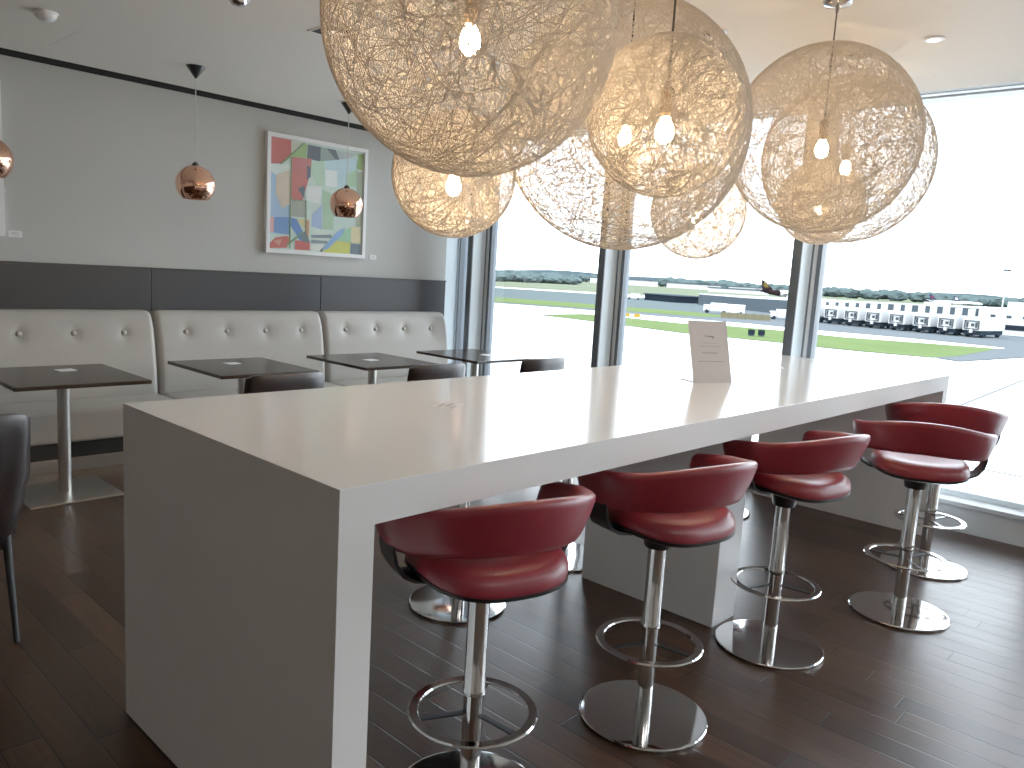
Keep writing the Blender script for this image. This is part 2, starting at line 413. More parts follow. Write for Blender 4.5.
# ------------------------------------------------------------------ bar stools
def make_stool(label, loc, rz):
    t = thing('bar_stool', label, 'stool', loc, rz, 'red bar stools round the white counter')
    bm = bmesh.new(); lathe(bm, [(0, .0), (.222, .0), (.2255, .003), (.2255, .010), (.222, .013), (.216, .0135), (.05, .0135), (0, .0135)], 96)
    finish('base', bm, M['chrome'], t, True, 14)
    bm = bmesh.new(); lathe(bm, [(0, .0125), (.029, .0125), (.029, .34), (0, .34)], 32)
    finish('lower_pole', bm, M['chrome'], t, True)
    bm = bmesh.new(); lathe(bm, [(0, .338), (.0335, .338), (.0335, .352), (.031, .356), (.031, .676), (0, .676)], 32)
    finish('pole', bm, M['chrome'], t, True)
    bm = bmesh.new(); lathe(bm, [(0, .628), (.044, .628), (.047, .634), (.056, .690), (.085, .711), (0, .711)], 32)
    finish('seat_mount', bm, M['black'], t, True)
    # foot ring + spokes
    bm = bmesh.new(); n = 64
    sec = [(.157, .283), (.160, .287), (.183, .287), (.187, .283), (.183, .279), (.160, .279)]
    R = [[bm.verts.new((r*math.cos(2*PI*i/n), r*math.sin(2*PI*i/n), z)) for r, z in sec] for i in range(n)]
    for i in range(n):
        A, B = R[i], R[(i+1) % n]
        for k in range(6): bm.faces.new((A[k], A[(k+1) % 6], B[(k+1) % 6], B[k]))
    ring = finish('foot_ring', bm, M['chrome'], t, True)
    for s in range(3):
        an = math.radians(50 + 120*s)
        bm = bmesh.new(); box(bm, .027, .172, -.010, .010, .276, .282, .001)
        bmesh.ops.rotate(bm, cent=(0, 0, 0), matrix=Matrix.Rotation(an, 3, 'Z'), verts=bm.verts[:])
        finish('spoke', bm, M['bracket'], ring)
    # seat: rounded squarish pad, slightly dished and higher at front/back edge
    def seat_r(a):
        # superellipse, a measured from +x; deeper toward the rear
        c, s = math.cos(a), math.sin(a); p = 3.0
        return (abs(c/.206)**p + abs(s/.206)**p)**(-1/p)
    def disc(bm, layers, seg=56):
        rings = []
        for k, z, dish in layers:
            if k == 0: rings.append([bm.verts.new((0, -.025, z))]); continue
            rr = []
            for i in range(seg):
                a = 2*PI*i/seg; r = seat_r(a)*k
                x, y = r*math.cos(a), r*math.sin(a)
                rr.append(bm.verts.new((x, y-.025, z + dish*(.014*(x/.22)**2 + (.020*(y/.22)**2 if y > 0 else -.008*(y/.22)**2)*(-1 if y > 0 else 1)))))
            rings.append(rr)
        for A, B in zip(rings[:-1], rings[1:]):
            for i in range(seg):
                j = (i+1) % seg
                if len(A) == 1: bm.faces.new((A[0], B[i], B[j]))
                elif len(B) == 1: bm.faces.new((A[i], A[j], B[0]))
                else: bm.faces.new((A[i], A[j], B[j], B[i]))
    bm = bmesh.new(); disc(bm, [(0, .716, 0), (.9, .716, 1), (.99, .722, 1), (1.0, .738, 1), (.99, .756, 1), (.95, .772, 1), (.86, .783, 1), (.7, .786, 1), (.4, .782, .8), (0, .779, 0)])
    finish('seat', bm, M['red'], t, True, 80)
    bm = bmesh.new(); disc(bm, [(0, .702, 0), (.55, .702, .3), (.9, .706, 1), (1.0, .716, 1), (1.005, .725, 1), (.97, .728, 1), (0, .7275, 0)])
    finish('seat_shell', bm, M['black'], t, True, 60)
    # wrap-around backrest band
    rings = []; NT = 77
    for i in range(NT):
        u = -1 + 2*i/(NT-1); q = abs(u); sg = -1 if u < 0 else 1
        # half-ellipse round the back, then nearly straight arms reaching forward
        if q < .76:
            th = sg*math.radians(90*q/.76); dx, dy = math.sin(th), -math.cos(th); px, py = dx*.271, dy*.252
        else:
            f = (q-.76)/.24; an = math.radians(12*f); dx, dy = sg*math.cos(an), math.sin(an); px, py = sg*(.271-.012*f*f), .118*f
        w_ = max(0, math.cos(math.radians(min(90, 90*q/.76))))**2
        zb = .830 - .030*min(1, q/.7)**1.5 + .020*max(0, (q-.85)/.15)**1.5; zt = .931 + .054*w_ - .022*max(0, (q-.70)/.30)
        endf = math.sqrt(max(0, 1-((q-.96)/.04)**2))*.5+.5 if q > .96 else 1.0
        mid = (zb+zt)/2; hh = (zt-zb)/2*(.6+.4*endf); tk = .024*(.35+.65*endf)
        tilt = .030*(1-.6*q)
        ring = []
        for k in range(14):
            a = 2*PI*k/14; ca, sa = math.cos(a), math.sin(a)
            o = tk*math.copysign(abs(ca)**.6, ca); v = math.copysign(abs(sa)**.45, sa)
            r_off = o + tilt*v
            ring.append(Vector((px+dx*r_off, py+dy*r_off, mid+hh*v)))
        rings.append(ring)
    bm = bmesh.new(); loft(bm, rings)
    finish('backrest', bm, M['red'], t, True, 75)
    # black steel strap: under the seat, out and up into each arm end
    path = [(-.268, .86), (-.274, .835), (-.274, .800), (-.266, .765), (-.244, .732), (-.212, .714), (-.16, .705), (0, .700)]
    path = path + [(-x, z) for x, z in reversed(path[:-1])]
    bm = bmesh.new(); rings = []
    for i, (x, z) in enumerate(path):
        x0, z0 = path[max(i-1, 0)]; x1, z1 = path[min(i+1, len(path)-1)]
        d = Vector((x1-x0, z1-z0)).normalized(); nx, nz = -d.y*.005, d.x*.005
        rings.append([Vector((x+nx, -.035, z+nz)), Vector((x+nx, .065, z+nz)), Vector((x-nx, .065, z-nz)), Vector((x-nx, -.035, z-nz))])
    loft(bm, rings)
    finish('strap', bm, M['bracket'], t, True, 50)
    return t
stools = [
    ((1.497, 1.472), -17, 'red leather bar stool nearest the camera, at the front left of the counter'),
    ((2.268, 1.385), -13, 'red leather bar stool in front of the pedestal, second along the front of counter'),
    ((3.157, 1.335), -12, 'third red leather bar stool along the front of the counter, beyond the pedestal'),
    ((4.01, 1.07), -68, 'red leather bar stool pulled out from the counter with its back turned to us'),
    ((4.83, 1.19), -68, 'red leather bar stool at the far right end of the counter beside the window'),
    ((2.40, 2.50), 180, 'red leather bar stool behind the counter, base seen past the nearest stool'),
    ((3.26, 2.58), 180, 'red leather bar stool behind the counter, base edge seen left of the pedestal'),
    ((4.07, 2.52), 180, 'red leather bar stool on the far side of the counter, third from the left end'),
    ((4.80, 2.50), 180, 'red leather bar stool on the far side of the counter closest to the windows'),
]
s0 = None
for (x, y), rz, lab in stools:
    if s0 is None: s0 = make_stool(lab, (x, y, 0), math.radians(rz))
    else: dup(s0, (x, y, 0), math.radians(rz), lab)

# ------------------------------------------------------------------ woven globe pendants
def thread_mesh(name, loops, wid, seed, seg=72):
    rng = np.random.default_rng(seed)
    V = []; F = []
    base = 0
    t = np.linspace(0, 2*np.pi, seg, endpoint=False)
    for i in range(loops):
        n = rng.normal(size=3); n /= np.linalg.norm(n)
        a = np.cross(n, [0.3, .5, .8]); a /= np.linalg.norm(a); b = np.cross(n, a)
        d = rng.uniform(-.45, .45) if rng.random() < .75 else rng.uniform(-.85, .85)
        ph = rng.uniform(0, 6.28, 3)
        dd = np.clip(d + .05*np.sin(2*t+ph[0]) + .03*np.sin(3*t+ph[1]) + .014*np.sin(7*t+ph[2]), -.97, .97)
        rr = np.sqrt(1-dd**2)
        P = (np.cos(t)*rr)[:, None]*a + (np.sin(t)*rr)[:, None]*b + dd[:, None]*n
        P /= np.linalg.norm(P, axis=1)[:, None]
        rad = 1 - rng.uniform(0, .012)
        tang = np.roll(P, -1, 0) - np.roll(P, 1, 0); tang /= np.linalg.norm(tang, axis=1)[:, None]
        side = np.cross(P, tang)
        w = wid*rng.uniform(.7, 1.35)
        P = P*rad
        ring = np.stack([P+side*w, P+P*w*.9, P-side*w], 1)   # seg,3,3
        V.append(ring.reshape(-1, 3))
        idx = np.arange(seg); nx = (idx+1) % seg
        for k in range(3):
            k2 = (k+1) % 3
            F.append(np.stack([base+idx*3+k, base+idx*3+k2, base+nx*3+k2, base+nx*3+k], 1))
        base += seg*3
    V = np.concatenate(V).astype(np.float32); F = np.concatenate(F).astype(np.int32)
    me = bpy.data.meshes.new(name)
    me.vertices.add(len(V)); me.vertices.foreach_set('co', V.ravel())
    me.loops.add(F.size); me.loops.foreach_set('vertex_index', F.ravel())
    me.polygons.add(len(F)); me.polygons.foreach_set('loop_start', np.arange(0, F.size, 4, dtype=np.int32))
    me.update(calc_edges=True); me.materials.append(M['thread'])
    me.shade_smooth()
    return me
TH = {'large': thread_mesh('woven_shade_large', 400, .0022, 1), 'small': thread_mesh('woven_shade_small', 330, .0034, 2)}
globes = [
    ((1.53, 1.66, 2.19), .40, 'large', 'largest-looking woven globe pendant, nearest the camera at top centre'),
    ((2.09, 2.32, 1.89), .24, 'small', 'small amber-lit woven globe hanging below and behind the nearest large globe'),
    ((2.71, 1.98, 2.15), .50, 'large', 'big woven globe pendant at centre, behind the orange-lit globe'),
    ((2.12, 1.40, 2.03), .24, 'small', 'bright orange-lit woven globe in front of the big centre globe'),
    ((3.76, 2.23, 1.91), .25, 'small', 'small low woven globe against the white window, right of centre'),
    ((3.655, 1.555, 2.215), .42, 'large', 'beige woven globe at right, hung from the chrome disc canopy nearest us'),
    ((4.54, 1.785, 2.26), .455, 'large', 'woven globe at right, farther behind and reaching furthest toward the window'),
    ((5.15, 2.16, 2.10), .27, 'small', 'smallest woven globe at the far right, behind two larger globes'),
]
for (x, y, z), R, kind, lab in globes:
    t = thing('woven_globe_pendant', lab, 'pendant lamp', (x, y, z), 0, 'woven globe pendants above the counter')
    sh = bpy.data.objects.new('woven_shade', TH[kind]); COL.objects.link(sh); sh.parent = t; sh.scale = (R, R, R)
    sh.rotation_euler = (x*3, y*5, z*7)
    sock = .052
    bm = bmesh.new(); tube(bm, [(0, 0, CEIL-z-.02), (0, 0, .03+sock)], .0035, 8); finish('cord', bm, M['darkcord'], t, True)
    h = CEIL - z
    bm = bmesh.new(); lathe(bm, [(0, h), (.065, h), (.065, h-.008), (.055, h-.02), (.012, h-.028), (.008, h-.05), (0, h-.05)], 32); finish('canopy', bm, M['chrome'], t, True)
    bm = bmesh.new(); lathe(bm, [(0, 0), (.016, 0), (.019, .01), (.019, .055), (.021, .06), (.021, .08), (.010, .092), (0, .094)], 20); finish('socket', bm, M['socket'], t, True)
    bm = bmesh.new(); lathe(bm, [(0, -.080), (.010, -.078), (.021, -.070), (.028, -.056), (.0295, -.042), (.025, -.024), (.017, -.008), (.013, .004), (0, .004)], 20); finish('bulb', bm, M['bulb'], t, True)

# ------------------------------------------------------------------ copper pendants
def make_copper(label, loc):
    t = thing('copper_pendant', label, 'pendant lamp', loc, 0, 'copper ball pendants over the tables')
    R = .135
    out = [(R*math.sin(a), R*math.cos(a)) for a in [PI*.035 + (PI*.77-PI*.035)*i/22 for i in range(23)]]
    bm = bmesh.new(); lathe(bm, out, 48, cap=False); finish('shade', bm, M['copper'], t, True, 80)
    inn = [(r*.975, z*.975) for r, z in out]
    bm = bmesh.new(); lathe(bm, inn, 48, cap=False); finish('shade_lining', bm, M['copper_in'], t, True, 80)
    bm = bmesh.new(); lathe(bm, [(0, .126), (.024, .128), (.024, .142), (.016, .150), (.005, .158), (0, .158)], 20); finish('cap', bm, M['black'], t, True)
    h = CEIL - loc[2]
    bm = bmesh.new(); tube(bm, [(0, 0, h-.06), (0, 0, .156)], .0032, 8); finish('cord', bm, M['cord'], t, True)
    bm = bmesh.new(); lathe(bm, [(0, h-.085), (.006, h-.082), (.063, h-.005), (.065, h), (0, h)], 32); finish('canopy', bm, M['black'], t, True)
    bm = bmesh.new(); lathe(bm, [(0, -.04), (.02, -.035), (.032, -.01), (.028, .02), (.014, .05), (0, .12)], 20); finish('bulb', bm, M['white'], t, True)
    return t
cz = 1.995
c0 = make_copper('copper ball pendant over the second table, with black cone canopy, left of the painting', (2.584, 5.6, cz+.02))
dup(c0, (3.862, 5.6, cz+.012), 0, 'copper ball pendant hanging in front of the abstract painting')
dup(c0, (1.32, 5.6, cz+.02), 0, 'copper ball pendant cut by the left edge of the photo')
dup(c0, (5.10, 5.6, cz+.04), 0, 'copper ball pendant seen through the small amber woven globe')

# ------------------------------------------------------------------ banquette sections
def make_section(label, x):
    W = 1.525
    t = thing('banquette_section', label, 'sofa', (x, 6.0, 0), 0, 'taupe banquette sections along the wall')
    # backrest profile (y,z) relative to y=6.0, rear at +.41
    prof = [(.40, .40), (.14, .40), (.135, .46), (.150, .62), (.178, .80), (.210, .95), (.236, 1.02), (.262, 1.055), (.30, 1.068), (.36, 1.068), (.40, 1.06)]
    nx = 80; hw = W/2 - .004
    bx = [-.525, -.175, .175, .525]; bz = .905
    # fine front surface
    fine = []
    pts = [Vector((p[0], p[1])) for p in prof]
    for a, b in zip(pts[:-1], pts[1:]):
        k = max(1, int((b-a).length/.03))
        for i in range(k): fine.append(a.lerp(b, i/k))
    fine.append(pts[-1])
    bm = bmesh.new(); rings = []
    for i in range(nx+1):
        u = -1 + 2*i/nx
        # denser at the ends for the rounded sides
        xx = hw*math.copysign(1-(1-abs(u))**1.35, u)
        e = hw-abs(xx); rd = .045
        ins = rd - math.sqrt(max(0, rd*rd-(rd-e)**2)) if e < rd else 0
        ring = []
        for p in fine:
            y, z = p.x, p.y
            if .15 > y or z > .45:
                f = min(1, max(0, (.40-y)/.1))
                y += ins*f; 
                if z > .9: z -= ins*max(0, min(1, (z-.9)/.12))
            if y < .39 and z > .6:
                for c in bx:
                    d2 = ((xx-c)**2 + (z-bz)**2)
                    y += .020*math.exp(-d2/(.030**2)) + .007*math.exp(-d2/(.09**2))
            ring.append(Vector((xx, y, z)))
        rings.append(ring)
    loft(bm, rings)
    bk = finish('backrest', bm, M['leather'], t, True, 50)
    for c in bx:
        bm = bmesh.new(); bmesh.ops.create_uvsphere(bm, u_segments=16, v_segments=10, radius=1)
        for v in bm.verts: v.co = Vector((c + v.co.x*.019, .2115 + v.co.y*.010, bz + v.co.z*.019))
        finish('button', bm, M['leather'], bk, True)
    bm = bmesh.new(); box(bm, -hw, hw, -.28, .15, .205, .435, bev=.035, seg=5)
    finish('seat_cushion', bm, M['leather'], t, True, 60)
    bm = bmesh.new(); box(bm, -hw, hw, -.20, .38, .085, .205)
    finish('plinth', bm, M['black'], t)
    bm = bmesh.new(); box(bm, -hw, hw, -.225, .36, 0, .085, .002)
    finish('kick_plate', bm, M['steel'], t)
    return t
sx = [1.79, 3.315, 4.84]
b0 = make_section('taupe leather banquette section at left with buttoned back, behind first table', sx[0])
dup(b0, (sx[1], 6.0, 0), 0, 'middle taupe leather banquette section, between the two seams')
dup(b0, (sx[2], 6.0, 0), 0, 'taupe leather banquette section below the painting, beside the windows')

# ------------------------------------------------------------------ bistro tables
def make_table(label, x):
    t = thing('bistro_table', label, 'table', (x, 5.265, 0), 0, 'dark square bistro tables by the banquette')
    bm = bmesh.new(); box(bm, -.37, .37, -.415, .415, .724, .748, bev=.004); finish('table_top', bm, M['tabletop'], t)
    bm = bmesh.new(); lathe(bm, [(0, .012), (.036, .012), (.036, .713), (.12, .716), (.12, .724), (0, .724)], 32); finish('column', bm, M['steel'], t, True)
    bm = bmesh.new(); box(bm, -.265, .265, -.265, .265, 0, .012, bev=.003); finish('base_plate', bm, M['steel'], t)
    return t
tl = ['dark square bistro table at far left on a steel column and plate', 'dark square bistro table in front of the middle banquette section',
      'dark square bistro table, third from the left, in front of the painting wall', 'dark square bistro table nearest the windows']
cl = ['small white card on the leftmost dark table', 'small white card on the second dark table', 'small white card on the third dark table', 'small white card on the dark table by the windows']
t0 = None
for i, x in enumerate((1.60, 2.785, 3.935, 5.115)):
    if t0 is None: t0 = make_table(tl[i], x)
    else: dup(t0, (x, 5.265, 0), 0, tl[i])
    cx, cy = ((1.67, 5.44), (2.77, 5.40), (3.90, 5.24), (5.20, 5.2))[i]
    bm = bmesh.new(); box(bm, -.05, .05, -.042, .042, 0, .0025)
    box(bm, -.03, .03, -.004, .004, .0025, .0028, mi=1)
    o = finish('table_card', bm, [M['paper'], M['decal']]); o.location = (cx, cy, .748); o.rotation_euler = (0, 0, .12)
    tag(o, cl[i], 'card', 'cards on the dark tables')

# ------------------------------------------------------------------ leather side chairs
def make_chair(label, loc, rz=0):
    t = thing('side_chair', label, 'chair', loc, rz, 'dark brown leather chairs facing the banquette')
    bm = bmesh.new(); box(bm, -.212, .212, -.20, .25, .385, .475, bev=.03, seg=4); finish('seat', bm, M['chair'], t, True, 60)
    # backrest shell: wide, gently curved, rolled top
    rings = []
    n = 20
    for i in range(n+1):
        u = -1+2*i/n; ring = []
        for z, y, th in ((.335, -.185, .02), (.37, -.205, .034), (.50, -.232, .036), (.64, -.252, .036), (.79, -.272, .034), (.85, -.279, .029), (.872, -.281, .018)):
            w = .19 + .06*min(1, (z-.335)/.27); z -= .022*abs(u)**9*max(0, (z-.6)/.27)
            wrap = .05*abs(u)**3
            ring.append((Vector((u*w, y+wrap, z)), th*(1-.45*abs(u)**6)))
        pts = [p + Vector((0, -th, 0)) for p, th in ring] + [p + Vector((0, th, 0)) for p, th in reversed(ring)]
        rings.append(pts)
    bm = bmesh.new(); loft(bm, rings); finish('backrest', bm, M['chair'], t, True, 60)
    for sx in (-1, 1):
        for y0, y1 in ((.20, .235), (-.19, -.275)):
            bm = bmesh.new(); tube(bm, [(sx*.17, y0, .40), (sx*.175, y1, 0)], .017, 12, .010); finish('leg', bm, M['bracket'], t, True)
    return t
h0 = make_chair('dark brown leather chair at the left edge, showing its side and tapered leg', (.648, 3.58, 0))
dup(h0, (2.43, 4.31, 0), 0, 'dark brown leather chair whose back shows in front of the second table')
dup(h0, (3.63, 4.33, 0), 0, 'dark brown leather chair whose back shows in front of the third table')
dup(h0, (4.755, 4.33, 0), 0, 'dark brown leather chair silhouetted against the window by the last table')

h0.scale = (1, 1, 1.03)

# ------------------------------------------------------------------ wall art
HM = [[0.0018590470457834344, 2.5422865584730707e-05, -0.19723376906453907], [-0.00023730339464187196, 0.001650953617008452, -0.10715943292327962], [-0.0001501090088584735, -2.6666365464133344e-05, 1.0]]
def art_uv(p):
    x, y = p; w = HM[2][0]*x+HM[2][1]*y+HM[2][2]
    return ((HM[0][0]*x+HM[0][1]*y+HM[0][2])/w, (HM[1][0]*x+HM[1][1]*y+HM[1][2])/w)
SHAPES = [
 ((205,228,215), [(105,80),(592,150),(578,690),(97,665)]),
 ((160,195,228), [(107,262),(133,275),(133,380),(165,455),(205,430),(205,592),(100,585)]),
 ((225,240,232), [(107,225),(213,225),(213,300),(133,280),(107,262)]),
 ((200,72,66), [(107,82),(212,97),(212,185),(165,222),(104,222)]),
 ((205,205,185), [(212,97),(275,110),(215,180)]),
 ((150,190,105), [(275,112),(294,115),(290,190),(213,188),(165,222),(215,172)]),
 ((52,62,78), [(296,117),(365,128),(362,205),(292,190)]),
 ((135,155,145), [(366,128),(395,132),(440,192),(362,205)]),
 ((66,80,92), [(395,132),(442,140),(462,190),(440,192)]),
 ((176,190,190), [(442,140),(556,155),(520,180),(462,190)]),
 ((130,165,70), [(556,155),(591,158),(582,245),(545,230),(560,180)]),
 ((200,88,78), [(213,185),(317,192),(313,262),(290,340),(270,410),(212,405)]),
 ((50,64,80), [(292,225),(311,235),(313,285),(292,305)]),
 ((185,222,190), [(317,205),(385,200),(385,330),(345,330),(313,262)]),
 ((188,224,232), [(385,200),(558,178),(550,240),(500,270),(490,335),(385,335)]),
 ((240,248,246), [(388,245),(450,250),(450,335),(390,332)]),
 ((172,214,170), [(500,265),(552,240),(550,330),(495,330)]),
 ((226,205,178), [(135,280),(205,252),(205,430),(165,455),(133,380)]),
 ((98,145,210), [(125,500),(203,500),(203,590),(122,580)]),
 ((225,160,160), [(102,500),(124,500),(122,580),(101,575)]),
 ((160,165,148), [(214,410),(285,412),(285,500),(210,495)]),
 ((66,84,96), [(245,350),(280,330),(280,402)]),
 ((236,242,238), [(290,335),(370,335),(360,425),(290,410)]),
 ((160,200,160), [(375,350),(440,380),(430,560),(380,560)]),
 ((150,182,225), [(320,480),(370,430),(372,560),(316,545)]),
 ((66,118,198), [(210,500),(240,508),(300,632),(268,632),(208,545)]),
 ((84,102,122), [(255,582),(290,570),(310,632),(270,632)]),
 ((208,132,84), [(285,510),(305,515),(303,605),(285,575)]),
 ((215,205,130), [(240,508),(283,510),(283,560)]),
 ((92,110,128), [(315,590),(420,586),(425,604),(315,605)]),
 ((112,130,142), [(315,615),(400,620),(400,634),(315,634)]),
 ((204,78,66), [(97,640),(130,607),(190,597),(206,612),(190,660),(96,662)]),
 ((216,150,120), [(120,625),(165,615),(150,650)]),
 ((200,68,62), [(232,618),(308,630),(308,672),(230,668)]),
 ((232,236,228), [(314,640),(385,638),(360,672),(314,672)]),
 ((150,205,160), [(440,592),(524,545),(522,622),(432,614)]),
 ((205,205,66), [(430,615),(521,625),(516,688),(374,680)]),
 ((120,168,220), [(364,672),(450,570),(492,545),(480,582),(402,662)]),
 ((58,80,58), [(360,672),(378,655),(372,678),(360,676)]),
 ((230,214,160), [(526,540),(573,545),(575,632),(522,625)]),
 ((92,108,124), [(522,630),(576,636),(572,690),(518,686)]),
 ((158,168,138), [(557,255),(585,250),(578,540),(550,540)]),
 ((84,130,70), [(208,190),(214,190),(207,662),(200,662)]),
 ((84,130,70), [(284,410),(289,410),(292,635),(287,635)]),
 ((96,140,80), [(275,108),(281,112),(160,226),(152,224)]),
 ((96,140,80), [(214,406),(285,411),(285,415),(214,411)]),
 ((96,140,80), [(185,640),(270,575),(274,580),(190,650)]),
]
def srgb(c): return tuple(((v/255)/12.92 if v/255 <= .04045 else ((v/255+.055)/1.055)**2.4) for v in c)
def make_art(name, label, x0, x1, z0, z1, shapes, cat='picture'):
    t = thing(name, label, cat, ((x0+x1)/2, YW, z0))
    w, h = x1-x0, z1-z0; fw = .035; dp = .045
    bm = bmesh.new()
    box(bm, -w/2, w/2, -dp, 0, 0, fw, .002); box(bm, -w/2, w/2, -dp, 0, h-fw, h, .002)
    box(bm, -w/2, -w/2+fw, -dp, 0, fw, h-fw, .002); box(bm, w/2-fw, w/2, -dp, 0, fw, h-fw, .002)
    finish('frame', bm, M['white'], t)
    bm = bmesh.new(); lay = bm.loops.layers.color.new('paint')
    for i, (c, pts) in enumerate(shapes):
        vs = []
        for p in pts:
            u, v = art_uv(p); u = min(1, max(0, u)); v = min(1, max(0, v))
            vs.append(bm.verts.new((-w/2+fw+u*(w-2*fw), -.026-.00012*i, h-fw-v*(h-2*fw))))
        f = bm.faces.new(vs)
        for l in f.loops: l[lay] = (*[x/255 for x in c], 1)
    me_o = finish('painted_canvas', bm, M['art'], t)
    return t
make_art('framed_painting', 'framed abstract painting of bright geometric shapes in a white frame', 3.592, 4.652, 1.578, 2.615, SHAPES)
make_art('framed_picture', 'white picture frame cut by the left edge of the photo', .52, 1.60, 1.57, 2.62, [((220,222,215), [(105,80),(592,150),(578,690),(97,665)]), ((190,200,190), [(150,150),(400,180),(380,500),(150,480)])])
for x, z, lab in ((1.672, 1.592, 'small white caption plate on the wall at far left'), (4.775, 1.598, 'small white caption plate beside the abstract painting')):
    bm = bmesh.new(); box(bm, -.042, .042, -.008, .004, -.022, .022, .001)
    for r, (a, b) in enumerate(((-.025, .02), (-.03, .03), (-.02, .025))):
        box(bm, a, b, -.0085, -.008, .008-.009*r, .0105-.009*r, mi=1)
    o = finish('caption_plate', bm, [M['paper'], M['decal']]); o.location = (x, YW, z)
    tag(o, lab, 'label')

# ------------------------------------------------------------------ ceiling fittings
t = thing('smoke_detector', 'white smoke detector on the ceiling at top left', 'smoke detector', (1.52, 5.16, CEIL))
bm = bmesh.new(); lathe(bm, [(0, 0), (.062, 0), (.062, -.012), (0, -.012)], 32); finish('mount', bm, M['white'], t, True)
bm = bmesh.new(); lathe(bm, [(0, -.012), (.056, -.012), (.052, -.028), (.034, -.046), (.018, -.050), (0, -.050)], 32); finish('sensor_dome', bm, M['white'], t, True)
t = thing('ceiling_dome', 'small silver and dark dome on the ceiling at top edge', 'camera', (2.03, 3.93, CEIL))
bm = bmesh.new(); lathe(bm, [(0, 0), (.06, 0), (.06, -.01), (.052, -.015), (0, -.015)], 32); finish('collar', bm, M['white'], t, True)
bm = bmesh.new(); lathe(bm, [(.046, -.015), (.043, -.03), (.030, -.042), (.012, -.048), (0, -.049)], 32); finish('dome', bm, M['chrome'], t, True)
def square_light(label, x, y):
    t = thing('recessed_square_light', label, 'ceiling light', (x, y, CEIL))
    bm = bmesh.new(); box(bm, -.10, .10, -.10, .10, -.002, .0); finish('recess', bm, M['slot'], t)
    bm = bmesh.new()
    for a in ((-.11, .11, -.11, -.10), (-.11, .11, .10, .11), (-.11, -.10, -.10, .10), (.10, .11, -.10, .10)): box(bm, *a, -.005, .01)
    finish('rim', bm, M['ceil'], t)
    bm = bmesh.new(); lathe(bm, [(0, -.003), (.038, -.003), (.042, -.006), (0, -.006)], 24); finish('lens', bm, M['lampglow'], t, True)
square_light('black recessed square light beside the nearest woven globe', 2.66, 4.02)
def round_light(label, x, y):
    t = thing('round_downlight', label, 'ceiling light', (x, y, CEIL), 0, 'small round downlights')
    bm = bmesh.new(); lathe(bm, [(0, 0), (.05, 0), (.05, -.006), (.038, -.010), (0, -.010)], 32); finish('trim_ring', bm, M['white'], t, True)
    bm = bmesh.new(); lathe(bm, [(0, -.010), (.034, -.010), (.03, -.012), (0, -.012)], 24); finish('lens', bm, M['lampglow'], t, True)
round_light('small round white downlight at right near the window head', 4.42, 1.37)
round_light('small bright downlight seen above the big centre globe', 3.97, 2.30)
struct(simple('trim_19', (1.772, 1.778, 5.37, 5.95, CEIL-.001, CEIL+.01), M['sill']), 'hairline joint in the ceiling')
# glowing panels added out of view to brighten the counter front
for x, y in ((1.0, -2.4), (3.6, -2.6)):
    t = thing('added_fill_panel', 'unseen glowing panel added to the ceiling behind the viewer as fill', 'ceiling light', (x, y, CEIL), 0, 'added fill panels behind the viewer')
    bm = bmesh.new()
    for a in ((-.64, .64, -.34, -.30), (-.64, .64, .30, .34), (-.64, -.60, -.30, .30), (.60, .64, -.30, .30)): box(bm, *a, -.012, 0)
    finish('frame', bm, M['white'], t)
    bm = bmesh.new(); box(bm, -.60, .60, -.30, .30, -.006, 0); finish('diffuser', bm, M['fillglow'], t)

# ------------------------------------------------------------------ outdoors: ground
G = -6.0
def gpoly(name, pts, dz, mat, label, z0=None):
    bm = bmesh.new(); vs = [bm.verts.new((x, y, G+dz)) for x, y in pts]; bm.faces.new(vs)
    return struct(finish(name, bm, mat), label)
gpoly('ground', [(6.3, -900), (5000, -900), (5000, 5000), (6.3, 5000)], 0, M['apron'], 'pale concrete airport apron')
gpoly('pale_field', [(230, -700), (4900, -700), (4900, 4900), (350, 1500), (250, 300), (330, 240), (330, 60), (250, -50)], .03, M['palegrass'], 'pale grass field beyond the taxiways')
gpoly('asphalt_stand', [(151, -120), (151, 30), (153, 45), (150, 62), (151, 76), (146, 95), (142, 118), (128, 150), (170, 170), (185, 110), (300, 160), (300, -120)], .05, M['asphalt'], 'grey asphalt under the parked white vehicles')
gpoly('blue_taxiway', [(183, 106), (177, 135), (166, 165), (150, 300), (250, 420), (262, 262), (292, 221), (300, 165)], .07, M['bluephalt'], 'blue grey taxiway at left')
gpoly('grass_strip', [(139, 138), (151.6, 116), (161, 92), (176, 90), (183, 105.5), (177, 135), (166, 165), (150, 300), (110, 280)], .09, M['grass'], 'narrow green verge beside the far taxiway')
gpoly('grass_island', [(109.5, 97), (107.8, 82.4), (103.7, 62.7), (104.6, 55.4), (105.6, 47.8), (104.8, 42.5), (105.7, 36.9), (108.4, 29), (116, 27.9), (145, 29.3), (141, 38), (134.5, 50), (136.5, 61.4), (134.5, 71.7), (127.6, 77.3), (128, 90), (126, 99)], .09, M['grass'], 'bright green grass island in the pale apron')
gpoly('dark_pavement', [(108.6, 28.8), (106.7, 25.4), (128, 22.6), (150, 24), (150, 29), (145, 29.2), (116, 27.8)], .10, M['asphalt'], 'grey pavement patch beside the grass island')
